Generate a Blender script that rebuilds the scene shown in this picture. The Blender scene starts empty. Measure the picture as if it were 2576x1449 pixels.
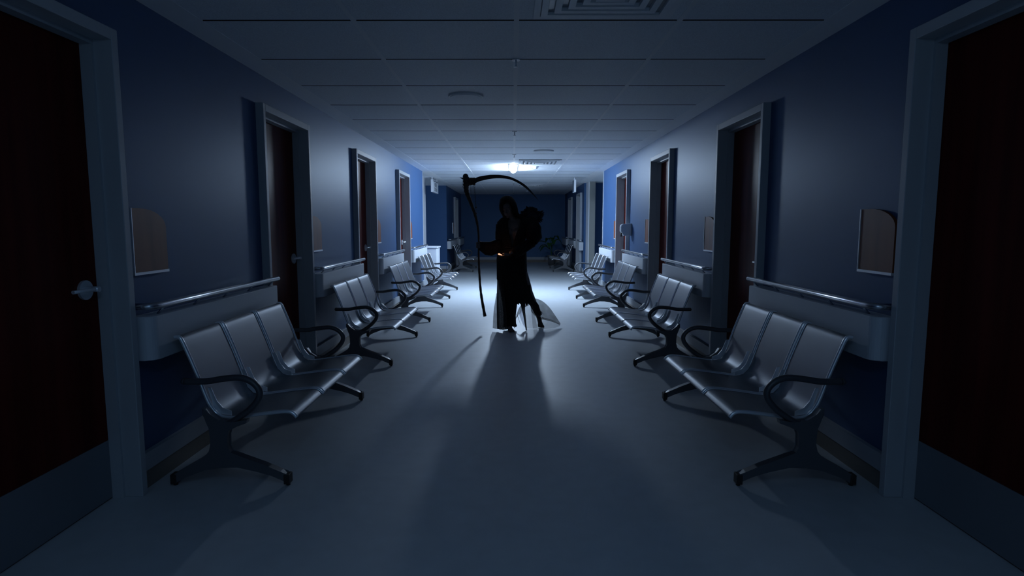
import bpy, bmesh, math, random
from mathutils import Vector, Matrix
from math import sin, cos, pi, radians, atan2
random.seed(7)
S = bpy.context.scene
COL = S.collection

# ------------------------------------------------------------------ helpers
def link(o, parent=None):
    COL.objects.link(o)
    if parent is not None:
        o.parent = parent
    return o

def tag(o, label=None, cat=None, group=None, kind=None):
    if label: o['label'] = label
    if cat: o['category'] = cat
    if group: o['group'] = group
    if kind: o['kind'] = kind
    return o

def obj(name, bm, mat, parent=None, smooth=False, loc=None):
    me = bpy.data.meshes.new(name)
    bmesh.ops.recalc_face_normals(bm, faces=bm.faces)
    bm.to_mesh(me); bm.free()
    mats = mat if isinstance(mat, (list, tuple)) else [mat]
    for m in mats: me.materials.append(m)
    if smooth:
        for p in me.polygons: p.use_smooth = True
    o = bpy.data.objects.new(name, me)
    if loc: o.location = loc
    return link(o, parent)

def empty(name, loc=(0, 0, 0), rz=0.0):
    o = bpy.data.objects.new(name, None)
    o.location = loc; o.rotation_euler = (0, 0, rz)
    o.empty_display_size = 0.1
    return link(o)

def copy_tree(o, parent=None):
    c = o.copy(); COL.objects.link(c)
    if parent is not None:
        c.parent = parent
    for ch in list(o.children):
        copy_tree(ch, c)
    return c

def add_box(bm, x0, x1, y0, y1, z0, z1, bev=0.0, seg=2, mi=0, miy=None):
    vs = [bm.verts.new((x, y, z)) for x in (x0, x1) for y in (y0, y1) for z in (z0, z1)]
    q = [(0, 1, 3, 2), (4, 6, 7, 5), (0, 4, 5, 1), (2, 3, 7, 6), (0, 2, 6, 4), (1, 5, 7, 3)]
    fs = [bm.faces.new([vs[i] for i in f]) for f in q]
    for f in fs: f.material_index = mi
    if miy is not None: fs[2].material_index = miy; fs[3].material_index = miy
    if bev > 0:
        es = list({e for f in fs for e in f.edges})
        bmesh.ops.bevel(bm, geom=es, offset=bev, segments=seg, affect='EDGES', profile=0.5)
    return bm

def box(x0, x1, y0, y1, z0, z1, bev=0.0, seg=2):
    return add_box(bmesh.new(), x0, x1, y0, y1, z0, z1, bev, seg)

def add_tube(bm, pts, r, seg=10, caps=True, flat=1.0, up=Vector((0, 0, 1)), mi=0):
    """swept tube through pts; r a number or a list; flat scales the radius across 'up'"""
    pts = [Vector(p) for p in pts]
    n = len(pts)
    rs = r if isinstance(r, (list, tuple)) else [r] * n
    rings = []
    for i, p in enumerate(pts):
        t = (pts[min(i + 1, n - 1)] - pts[max(i - 1, 0)]).normalized()
        u = up
        if abs(t.dot(u)) > 0.95: u = Vector((1, 0, 0)) if abs(t.x) < 0.9 else Vector((0, 1, 0))
        a = t.cross(u).normalized(); b = a.cross(t).normalized()
        rings.append([bm.verts.new(p + (a * cos(2 * pi * k / seg) * flat + b * sin(2 * pi * k / seg)) * rs[i]) for k in range(seg)])
    for i in range(n - 1):
        for k in range(seg):
            f = bm.faces.new([rings[i][k], rings[i][(k + 1) % seg], rings[i + 1][(k + 1) % seg], rings[i + 1][k]])
            f.material_index = mi; f.smooth = True
    if caps:
        bm.faces.new(rings[0][::-1]).material_index = mi
        bm.faces.new(rings[-1]).material_index = mi
    return bm

def smooth_path(pts, sub=4):
    """Catmull-Rom through pts"""
    P = [Vector(p) for p in pts]
    out = []
    n = len(P)
    for i in range(n - 1):
        p0 = P[max(i - 1, 0)]; p1 = P[i]; p2 = P[i + 1]; p3 = P[min(i + 2, n - 1)]
        for s in range(sub):
            t = s / sub
            out.append(0.5 * ((2 * p1) + (p2 - p0) * t + (2 * p0 - 5 * p1 + 4 * p2 - p3) * t * t + (3 * p1 - p0 - 3 * p2 + p3) * t ** 3))
    out.append(P[-1])
    return out

def add_ball(bm, c, r, u=14, v=9, rot=None):
    m = Matrix.Translation(Vector(c))
    if rot: m = m @ rot
    rr = r if isinstance(r, (tuple, list)) else (r, r, r)
    m = m @ Matrix.Diagonal((rr[0], rr[1], rr[2], 1))
    res = bmesh.ops.create_uvsphere(bm, u_segments=u, v_segments=v, radius=1.0, matrix=m)
    for vv in res['verts']:
        for f in vv.link_faces: f.smooth = True

def add_cyl(bm, c, r, h, axis='Z', seg=32, r2=None):
    m = Matrix.Translation(Vector(c))
    if axis == 'X': m = m @ Matrix.Rotation(pi / 2, 4, 'Y')
    if axis == 'Y': m = m @ Matrix.Rotation(-pi / 2, 4, 'X')
    bmesh.ops.create_cone(bm, cap_ends=True, segments=seg, radius1=r, radius2=r if r2 is None else r2, depth=h, matrix=m)

def prism(pts, y0, y1, bev=0.0):
    """2-D outline in x,z extruded along y"""
    bm = bmesh.new()
    a = [bm.verts.new((x, y0, z)) for x, z in pts]
    b = [bm.verts.new((x, y1, z)) for x, z in pts]
    bm.faces.new(a); bm.faces.new(b[::-1])
    n = len(pts)
    for i in range(n):
        bm.faces.new([a[i], b[i], b[(i + 1) % n], a[(i + 1) % n]])
    if bev:
        es = [e for e in bm.edges if abs(e.verts[0].co.y - e.verts[1].co.y) < 1e-6]
        bmesh.ops.bevel(bm, geom=es, offset=bev, segments=2, affect='EDGES', profile=0.5)
    return bm

def mod(o, kind, **kw):
    m = o.modifiers.new(kind.lower(), kind)
    for k, v in kw.items(): setattr(m, k, v)
    return m

# ------------------------------------------------------------------ materials
def mat(name, col, rough=0.5, metal=0.0, spec=0.5, noise=None, bump=None, coat=0.0, emit=None, estr=0.0, aniso=None):
    m = bpy.data.materials.new(name); m.use_nodes = True
    nt = m.node_tree; b = nt.nodes['Principled BSDF']
    b.inputs['Base Color'].default_value = (*col, 1)
    b.inputs['Roughness'].default_value = rough
    b.inputs['Metallic'].default_value = metal
    b.inputs['Specular IOR Level'].default_value = spec
    if coat: b.inputs['Coat Weight'].default_value = coat
    if emit:
        b.inputs['Emission Color'].default_value = (*emit, 1); b.inputs['Emission Strength'].default_value = estr
    tc = nt.nodes.new('ShaderNodeTexCoord')
    if noise:
        sc, amt = noise[:2]
        mp = nt.nodes.new('ShaderNodeMapping'); nt.links.new(tc.outputs['Object'], mp.inputs[0])
        if len(noise) > 2: mp.inputs['Scale'].default_value = noise[2]
        n = nt.nodes.new('ShaderNodeTexNoise'); n.inputs['Scale'].default_value = sc; n.inputs['Detail'].default_value = 4
        nt.links.new(mp.outputs[0], n.inputs[0])
        r = nt.nodes.new('ShaderNodeValToRGB')
        r.color_ramp.elements[0].position = 0.3; r.color_ramp.elements[1].position = 0.7
        r.color_ramp.elements[0].color = (*[c * (1 - amt) for c in col], 1)
        r.color_ramp.elements[1].color = (*[min(1, c * (1 + amt)) for c in col], 1)
        nt.links.new(n.outputs[0], r.inputs[0]); nt.links.new(r.outputs[0], b.inputs['Base Color'])
    if bump:
        sc, st, dist = bump
        n = nt.nodes.new('ShaderNodeTexNoise'); n.inputs['Scale'].default_value = sc; n.inputs['Detail'].default_value = 2
        nt.links.new(tc.outputs['Object'], n.inputs[0])
        bp = nt.nodes.new('ShaderNodeBump'); bp.inputs['Strength'].default_value = st; bp.inputs['Distance'].default_value = dist
        nt.links.new(n.outputs[0], bp.inputs['Height']); nt.links.new(bp.outputs[0], b.inputs['Normal'])
    return m

def sheer(name, col, alpha, noise=60, contrast=0.5):
    m = bpy.data.materials.new(name); m.use_nodes = True
    nt = m.node_tree; b = nt.nodes['Principled BSDF']
    b.inputs['Base Color'].default_value = (*col, 1); b.inputs['Roughness'].default_value = 0.7
    tc = nt.nodes.new('ShaderNodeTexCoord')
    n = nt.nodes.new('ShaderNodeTexNoise'); n.inputs['Scale'].default_value = noise; n.inputs['Detail'].default_value = 3
    nt.links.new(tc.outputs['Object'], n.inputs[0])
    mr = nt.nodes.new('ShaderNodeMapRange')
    mr.inputs['From Min'].default_value = 0.35; mr.inputs['From Max'].default_value = 0.65
    mr.inputs['To Min'].default_value = max(0, alpha * (1 - contrast)); mr.inputs['To Max'].default_value = min(1, alpha * (1 + contrast))
    nt.links.new(n.outputs[0], mr.inputs[0]); nt.links.new(mr.outputs[0], b.inputs['Alpha'])
    return m

M = {}
M['wall'] = mat('wall_paint_blue', (0.038, 0.088, 0.205), 0.46, spec=0.60, bump=(220, 0.10, 0.002))
M['wall_beige'] = mat('column_paint', (0.24, 0.25, 0.24), 0.6)
M['ceil'] = mat('ceiling_tile', (0.80, 0.84, 0.88), 0.62, noise=(160, 0.12), bump=(260, 0.25, 0.003))
M['tbar'] = mat('ceiling_bar', (0.86, 0.88, 0.90), 0.5)
M['dark'] = mat('void_joint_shade', (0.01, 0.011, 0.012), 0.9)
M['floor'] = mat('floor_vinyl', (0.50, 0.54, 0.57), 0.45, spec=0.62, noise=(9, 0.04), bump=(300, 0.06, 0.001))
M['frame'] = mat('frame_paint', (0.41, 0.445, 0.48), 0.45)
M['wood'] = mat('door_wood', (0.090, 0.012, 0.009), 0.38, spec=0.08, noise=(14, 0.35, (1, 1, 0.06)))
M['board'] = mat('board_wood', (0.20, 0.050, 0.013), 0.43, spec=0.7, noise=(12, 0.25, (1, 1, 0.1)))
M['alu'] = mat('aluminium', (0.78, 0.82, 0.87), 0.42, metal=0.6)
M['chrome'] = mat('chrome', (0.86, 0.90, 0.95), 0.25, metal=0.55)
M['rail'] = mat('rail_steel', (0.55, 0.58, 0.63), 0.27, metal=1.0)
M['kick'] = mat('kick_steel', (0.28, 0.30, 0.33), 0.4, metal=0.6)
M['panel'] = mat('bumper_panel', (0.56, 0.60, 0.65), 0.45)
M['skirt_lo'] = mat('skirting_taupe', (0.17, 0.155, 0.135), 0.5)
M['skirt_hi'] = mat('skirting_grey', (0.36, 0.39, 0.43), 0.5)
M['seat'] = mat('seat_steel', (0.15, 0.165, 0.19), 0.42, metal=0.8, bump=(500, 0.15, 0.0006))
M['legm'] = mat('leg_metal', (0.115, 0.122, 0.135), 0.42, metal=0.3)
M['armm'] = mat('arm_plastic', (0.065, 0.07, 0.08), 0.4)
M['foot'] = mat('foot_rubber', (0.02, 0.02, 0.022), 0.6)
M['white'] = mat('white_plastic', (0.62, 0.65, 0.70), 0.4)
M['counter'] = mat('counter_white', (0.66, 0.70, 0.76), 0.45)
M['black'] = mat('black_plastic', (0.012, 0.012, 0.014), 0.5)
M['robe'] = mat('robe_black', (0.008, 0.008, 0.009), 0.85, spec=0.15, noise=(30, 0.4))
M['feather'] = mat('feather_black', (0.020, 0.023, 0.034), 0.7, spec=0.2)
M['skin'] = mat('pale_skin', (0.10, 0.088, 0.085), 0.6, spec=0.3)
M['skin_dark'] = mat('skin_paint', (0.02, 0.02, 0.022), 0.6)
M['lip'] = mat('dark_lip', (0.03, 0.008, 0.01), 0.5)
M['sheer'] = sheer('sheer_black_gauze', (0.008, 0.009, 0.011), 0.50, noise=14, contrast=0.08)
M['lace'] = sheer('black_lace', (0.006, 0.006, 0.008), 0.90, noise=170, contrast=0.12)
M['veil'] = sheer('thin_veil', (0.02, 0.022, 0.026), 0.24, noise=14, contrast=0.08)
M['satin'] = mat('pale_satin', (0.85, 0.87, 0.9), 0.4)
M['iron'] = mat('blackened_iron', (0.018, 0.018, 0.020), 0.5, metal=0.4)
M['shaft'] = mat('dark_shaft_wood', (0.022, 0.016, 0.012), 0.7, noise=(40, 0.5))
M['leaf'] = mat('leaf_green', (0.012, 0.075, 0.012), 0.5)
M['pot'] = mat('pot_grey', (0.10, 0.105, 0.115), 0.6)
M['soil'] = mat('soil', (0.02, 0.014, 0.01), 0.9)
M['sign_ink'] = mat('sign_ink', (0.05, 0.07, 0.10), 0.6)
M['ember'] = mat('ember_glow', (0.3, 0.1, 0.05), 0.6, emit=(1.0, 0.42, 0.27), estr=1.3)
M['lamp'] = mat('lamp_glow', (0.8, 0.85, 0.9), 0.4, emit=(0.60, 0.77, 1.0), estr=320.0)
M['wall'].node_tree.nodes['Principled BSDF'].inputs['Specular Tint'].default_value = (0.50, 0.74, 1.0, 1)
M['wood'].node_tree.nodes['Principled BSDF'].inputs['Specular Tint'].default_value = (0.5, 0.25, 0.22, 1)
M['lamp_cap'] = mat('lamp_cap_glow', (0.8, 0.85, 0.9), 0.4, emit=(0.70, 0.85, 1.0), estr=30.0)
M['lamp_fill'] = mat('lamp_fill_glow', (0.8, 0.85, 0.9), 0.4, emit=(0.36, 0.62, 1.0), estr=10.0)
nt = M['satin'].node_tree
b = nt.nodes['Principled BSDF']; out = nt.nodes['Material Output']
tr = nt.nodes.new('ShaderNodeBsdfTranslucent'); tr.inputs[0].default_value = (0.9, 0.93, 1, 1)
mx = nt.nodes.new('ShaderNodeMixShader'); mx.inputs[0].default_value = 0.9
nt.links.new(b.outputs[0], mx.inputs[1]); nt.links.new(tr.outputs[0], mx.inputs[2]); nt.links.new(mx.outputs[0], out.inputs[0])

# ------------------------------------------------------------------ dimensions
XW = 1.98       # wall plane
ZC = 2.577      # ceiling
YB = -1.2       # behind the camera
YE = 13.05      # end of the near walls
YF = 22.6       # back wall
P = 2.72        # door bay
DOORS = [1.925 + P * k for k in range(4)]
DW = 1.045
def st(name, bm, m, smooth=False):
    return tag(obj(name, bm, m, smooth=smooth), kind='structure')

# ------------------------------------------------------------------ floor & ceiling
st('floor', box(-5.2, 5.2, YB, YF + 0.2, -0.1, 0.0), M['floor'])

bm = bmesh.new()
# backing above the tiles, side margins, tiles with open cross joints, long bars
add_box(bm, -5.2, 5.2, YB, YF + 0.2, ZC + 0.012, ZC + 0.1, mi=1)
cols = [0.02 + 0.942 * i for i in range(-2, 3)]
cols[0] = -1.81; cols[-1] = 1.81
ys = []
y = 3.543 - 0.8 * 11
while y < YF + 0.8:
    ys.append(y); y += 0.8
g = 0.010
for i in range(len(cols) - 1):
    a = cols[i] + 0.014; b_ = cols[i + 1] - 0.014
    for yy in ys:
        y0 = max(yy + g, YB); y1 = min(yy + 0.8 - g, YF)
        if y1 > y0: add_box(bm, a, b_, y0, y1, ZC, ZC + 0.02, mi=0, miy=1)  # tile end faces coloured dark to stand for shade in the joints
for c in cols[1:-1]:
    add_box(bm, c - 0.015, c + 0.015, YB, YF, ZC - 0.002, ZC + 0.02, mi=2)
for s in (-1, 1):
    x0, x1 = sorted((s * 1.796, s * 2.02))
    add_box(bm, x0, x1, YB, YF, ZC - 0.001, ZC + 0.02, mi=2)
    # plain board over the side bays
    x0, x1 = sorted((s * 2.02, s * 5.2))
    add_box(bm, x0, x1, YB, YF, ZC, ZC + 0.02, mi=0)
st('ceiling', bm, [M['ceil'], M['dark'], M['tbar']])

# ------------------------------------------------------------------ walls with door openings
def wall_with_doors(sgn, ya, yb, doors):
    bm = bmesh.new()
    x0, x1 = sorted((sgn * XW, sgn * (XW + 0.22)))
    cur = ya
    for d in doors:
        a = d + 0.03; b2 = d + DW - 0.03
        if a > cur: add_box(bm, x0, x1, cur, a, 0, ZC)
        add_box(bm, x0, x1, a, b2, 2.31, ZC)
        # something solid behind the leaf
        xx0, xx1 = sorted((sgn * (XW + 0.16), sgn * (XW + 0.22)))
        add_box(bm, xx0, xx1, a, b2, 0, 2.31)
        cur = b2
    if yb > cur: add_box(bm, x0, x1, cur, yb, 0, ZC)
    return bm
NEAR = list(DOORS)
wl = wall_with_doors(-1, YB, YE, NEAR)
wr = wall_with_doors(1, YB, YE, NEAR)
FARL = [19.85]
FARR = [17.08, 19.80]
tmp = wall_with_doors(-1, 17.7, YF, FARL)
me_ = bpy.data.meshes.new('t'); tmp.to_mesh(me_); wl.from_mesh(me_); tmp.free()
tmp = wall_with_doors(1, 16.6, YF, FARR)
me2 = bpy.data.meshes.new('t'); tmp.to_mesh(me2); wr.from_mesh(me2); tmp.free()
add_box(wl, -5.0, -2.2, 17.7, 17.92, 0, ZC)      # facing wall of the left bay
add_box(wl, -5.0, -2.2, 12.83, YE, 0, ZC)
add_box(wr, 2.2, 5.0, 16.6, 16.82, 0, ZC)
add_box(wr, 2.2, 5.0, 12.83, YE, 0, ZC)
st('wall_left', wl, M['wall'])
st('wall_right', wr, M['wall'])
st('wall_far', box(-2.2, 2.2, YF, YF + 0.2, 0, ZC), M['wall'])
#st('wall_behind', box(-2.2, 2.2, YB - 0.2, YB, 0, ZC), M['wall'])
# the corner guards at the ends of the near walls
st('trim_1', box(XW - 0.012, XW + 0.03, YE - 0.03, YE + 0.012, 0, ZC), M['frame'])
st('trim_2', box(-XW - 0.03, -XW + 0.006, YE - 0.012, YE + 0.012, 0, ZC), M['frame'])
# columns
bm = box(2.06, 2.22, 16.05, 16.595, 0, ZC, 0.004)
c1 = st('column_right', bm, M['wall_beige'])
st('trim_3', box(2.035, 2.06, 16.04, 16.595, 0, ZC), M['white'])
c2 = st('column_left', box(-2.5, -2.22, 14.4, 14.95, 0, ZC, 0.004), M['wall_beige'])
st('trim_4', box(-2.22, -2.195, 14.40, 14.96, 0, ZC), M['white'])

# skirtings between the doors
def baseboard(name, sgn, spans):
    bm = bmesh.new()
    for a, b2 in spans:
        x0, x1 = sorted((sgn * XW, sgn * (XW - 0.022)))
        add_box(bm, x0, x1, a, b2, 0, 0.10, mi=0)
        x0, x1 = sorted((sgn * XW, sgn * (XW - 0.030)))
        add_box(bm, x0, x1, a, b2, 0.10, 0.195, mi=1)
    st(name, bm, [M['skirt_lo'], M['skirt_hi']])
def spans(ya, yb, doors):
    r = []; cur = ya
    for d in doors:
        if d > cur: r.append((cur, d)); 
        cur = d + DW
    if yb > cur: r.append((cur, yb))
    return r
baseboard('baseboard_left', -1, spans(YB, YE, NEAR) + spans(17.7, YF, FARL))
baseboard('baseboard_right', 1, spans(YB, YE, NEAR) + spans(16.6, YF, FARR))
bm = bmesh.new()
add_box(bm, -1.94, 1.94, YF - 0.022, YF, 0, 0.10, mi=0); add_box(bm, -1.94, 1.94, YF - 0.03, YF, 0.10, 0.195, mi=1)
add_box(bm, -5.0, -2.0, 17.678, 17.7, 0, 0.10, mi=0); add_box(bm, -5.0, -2.0, 17.67, 17.7, 0.10, 0.195, mi=1)
add_box(bm, 2.24, 5.0, 16.578, 16.6, 0, 0.10, mi=0); add_box(bm, 2.24, 5.0, 16.57, 16.6, 0.10, 0.195, mi=1)
st('baseboard_far', bm, [M['skirt_lo'], M['skirt_hi']])

# ------------------------------------------------------------------ doors (local +x points into the corridor)
def make_door(name):
    H2 = DW / 2
    leaf = obj(name, box(-0.135, -0.09, -H2 + 0.048, H2 - 0.048, 0.004, 2.272), M['wood'])
    tag(leaf, kind='structure')
    bm = bmesh.new()
    # casing + reveal: two jambs and head
    def jamb(y0, y1):
        add_box(bm, -0.135, 0.06, y0, y1, 0, 2.34, 0.003, 1)
    jamb(-H2, -H2 + 0.045); jamb(H2 - 0.045, H2)
    add_box(bm, -0.135, 0.06, -H2 + 0.045, H2 - 0.045, 2.285, 2.34, 0.003, 1)
    obj('door_frame', bm, M['frame'], leaf)
    bm = bmesh.new()
    add_box(bm, -0.088, -0.03, -H2 + 0.045, -H2 + 0.060, 0, 2.27)
    add_box(bm, -0.088, -0.03, H2 - 0.060, H2 - 0.045, 0, 2.27)
    add_box(bm, -0.088, -0.03, -H2 + 0.045, H2 - 0.045, 2.262, 2.285)
    obj('door_stop', bm, M['frame'], leaf)
    obj('kick_plate', box(-0.090, -0.086, -H2 + 0.062, H2 - 0.062, 0.008, 0.31), M['kick'], leaf)
    yh = H2 - 0.145
    bm = bmesh.new()
    add_cyl(bm, (-0.084, yh, 1.09), 0.047, 0.012, 'X', 32)
    h = obj('door_handle', bm, M['alu'], leaf)
    bm = bmesh.new()
    add_tube(bm, [(-0.08, yh, 1.095), (-0.015, yh, 1.095)], 0.013, 16)
    obj('spindle', bm, M['alu'], h)
    bm = bmesh.new()
    add_tube(bm, [(-0.030, yh + 0.004, 1.095), (-0.030, yh - 0.02, 1.095), (-0.032, yh - 0.15, 1.095)], 0.0085, 14)
    obj('lever', bm, M['alu'], h)
    return leaf
n = 1
d0 = make_door('door_1')
places = [(-1, d) for d in DOORS] + [(1, d) for d in DOORS] + [(-1, d) for d in FARL] + [(1, d) for d in FARR]
for i, (s, d) in enumerate(places):
    o = d0 if i == 0 else copy_tree(d0)
    o.name = 'door_%d' % (i + 1)
    o.location = (s * XW, d + DW / 2, 0)
    o.rotation_euler = (0, 0, 0 if s < 0 else pi)

# ------------------------------------------------------------------ handrail units
def hr_unit(sgn, ya, yb, label, group):
    root = empty('wall_handrail', (sgn * XW, (ya + yb) / 2, 0.70))
    L = (yb - ya) / 2
    def fx(d): return -sgn * d
    # bumper panel with rounded near corner
    R = 0.05
    D = 0.118
    pts = [(0.002, -L)]
    if yb - ya > 0.6:
        for k in range(7):
            a = -pi / 2 + (pi / 2) * k / 6
            pts.append((D - R + R * cos(a), -L + R + R * sin(a)))
    else:
        pts.append((D, -L))
    pts += [(D, L), (0.002, L)]
    bm = bmesh.new()
    lo = [bm.verts.new((fx(x), y, 0)) for x, y in pts]; hi = [bm.verts.new((fx(x), y, 0.23)) for x, y in pts]
    bm.faces.new(lo); bm.faces.new(hi[::-1])
    for i in range(len(pts)):
        j = (i + 1) % len(pts)
        bm.faces.new([lo[i], lo[j], hi[j], hi[i]])
    es = [e for e in bm.edges if abs(e.verts[0].co.z - e.verts[1].co.z) < 1e-6]
    bmesh.ops.bevel(bm, geom=es, offset=0.004, segments=1, affect='EDGES')
    pn = obj('bumper_panel', bm, M['panel'], root)
    # rail
    z = 0.283
    path = [(fx(0.004), -L - 0.01 + 0.02, z), (fx(0.07), -L + 0.01, z)]
    for k in range(1, 6):
        a = -pi / 2 + (pi / 2) * k / 6
        path.append((fx(0.075 + 0.042 * cos(a)), -L + 0.052 + 0.042 * sin(a), z))
    path += [(fx(0.117), -L + 0.07, z), (fx(0.117), L + 0.025, z)]
    bm = bmesh.new(); add_tube(bm, path, 0.0185, 14)
    rl = obj('rail', bm, M['rail'], root)
    nb = max(2, int((yb - ya) / 0.40) + 1)
    for k in range(nb):
        yy = -L + 0.12 + (2 * L - 0.18) * k / (nb - 1)
        bm = bmesh.new()
        add_tube(bm, [(fx(0.114), yy, z - 0.014), (fx(0.085), yy + 0.01, z - 0.040), (fx(0.070), yy + 0.012, 0.2295)], 0.006, 8)
        obj('bracket', bm, M['rail'], root)
    tag(root, label, 'handrail', group)
G = 'chrome handrails on bumper panels along the corridor'
names = ['nearest to the viewer, between the first two doors', 'between the second and third doors', 'between the third and fourth doors', 'past the fourth door']
for s, side in ((-1, 'left'), (1, 'right')):
    for k in range(4):
        a = DOORS[k] + DW + 0.03
        b2 = DOORS[k] + P - 0.02 if k < 3 else 12.8
        hr_unit(s, a, b2, 'chrome handrail on the %s wall, %s' % (side, names[k]), G)
hr_unit(-1, 17.75, 19.8, 'small distant handrail on left far wall, before the far door', G)
hr_unit(-1, 20.95, 22.5, 'small distant handrail on left far wall, ending at the back wall', G)
hr_unit(1, 16.65, 17.05, 'short handrail on right wall just behind the square column', G)
hr_unit(1, 18.16, 19.77, 'small distant handrail on right wall between the two far doorways', G)
hr_unit(1, 20.88, 22.5, 'small distant handrail on right far wall, ending at the back wall', G)

# ------------------------------------------------------------------ arch-topped wall boards
def make_board():
    root = empty('notice_board')
    pts = [(-0.15, 0), (0.15, 0), (0.15, 0.235)]
    for k in range(1, 9):
        a = (pi / 2) * k / 8
        pts.append((0.15 - 0.22 * (1 - cos(a)), 0.235 + 0.10 * sin(a)))
    pts.append((-0.15, 0.335))
    bm = bmesh.new()
    a = [bm.verts.new((0.001, y, z)) for y, z in pts]; c = [bm.verts.new((0.019, y, z)) for y, z in pts]
    bm.faces.new(a); bm.faces.new(c[::-1])
    for i in range(len(pts)):
        j = (i + 1) % len(pts); bm.faces.new([a[i], c[i], c[j], a[j]])
    obj('board', bm, M['board'], root)
    bm = bmesh.new()
    add_box(bm, 0.0, 0.024, -0.156, -0.150, -0.014, 0.335)
    add_box(bm, 0.0, 0.024, -0.156, 0.150, -0.014, 0.0)
    obj('edge_strip', bm, M['alu'], root)
    return root
brd0 = make_board()
spots = [(-1, 3.195), (1, 3.195)] + [(s, 3.195 + P * k) for s in (-1, 1) for k in (1, 2, 3)] + [(-1, 19.55)]
ords = {0: 'beside the nearest door', 1: 'just past the second door', 2: 'just past the third door', 3: 'just past the fourth door'}
for i, (s, y) in enumerate(spots):
    o = brd0 if i == 0 else copy_tree(brd0)
    o.location = (s * XW, y, 1.155); o.rotation_euler = (0, 0, 0 if s < 0 else pi)
    side = 'left' if s < 0 else 'right'
    if y > 19: lab = 'tiny distant wooden notice board on the left far wall'
    else: lab = 'round-shouldered brown wooden notice board on %s wall, %s' % (side, ords[round((y - 3.195) / P)])
    tag(o, lab, 'notice board', 'wooden notice boards on the corridor walls')

# ------------------------------------------------------------------ waiting benches
# profile: local u (0 = centre of the foot, + toward the wall), z ; length along y
CX = 1.526
def U(x): return -x - CX
leg_out = [(-1.844, 0.012), (-1.841, 0.062), (-1.817, 0.066), (-1.761, 0.106), (-1.697, 0.142), (-1.649, 0.166), (-1.626, 0.194), (-1.621, 0.234), (-1.622, 0.282), (-1.621, 0.325),
           (-1.640, 0.360), (-1.657, 0.400), (-1.655, 0.432), (-1.638, 0.428), (-1.612, 0.392), (-1.57, 0.362), (-1.501, 0.352), (-1.42, 0.369), (-1.425, 0.349), (-1.472, 0.333),
           (-1.522, 0.313), (-1.532, 0.282), (-1.533, 0.218), (-1.520, 0.186), (-1.449, 0.162), (-1.343, 0.122), (-1.252, 0.082), (-1.226, 0.066), (-1.208, 0.062), (-1.208, 0.012),
           (-1.233, 0.012), (-1.233, 0.034), (-1.3, 0.058), (-1.376, 0.086), (-1.483, 0.105), (-1.575, 0.108), (-1.661, 0.094), (-1.764, 0.05), (-1.816, 0.026), (-1.816, 0.012)]
arm_pts = [(-1.752, 0.574), (-1.635, 0.574), (-1.558, 0.586), (-1.459, 0.595), (-1.399, 0.576), (-1.362, 0.541), (-1.353, 0.508), (-1.366, 0.471), (-1.406, 0.424), (-1.454, 0.388), (-1.501, 0.357), (-1.535, 0.345)]
seat_pts = [(-1.825, 0.800), (-1.806, 0.803), (-1.789, 0.788), (-1.756, 0.707), (-1.709, 0.581), (-1.669, 0.462), (-1.642, 0.405), (-1.605, 0.366), (-1.543, 0.354), (-1.449, 0.366), (-1.330, 0.382), (-1.246, 0.390), (-1.207, 0.384), (-1.181, 0.358)]
Y0, Y1 = 3.07, 4.625
YM = (Y0 + Y1) / 2
SW, GAP = 0.4510, 0.0210
S0 = 3.125
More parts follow.
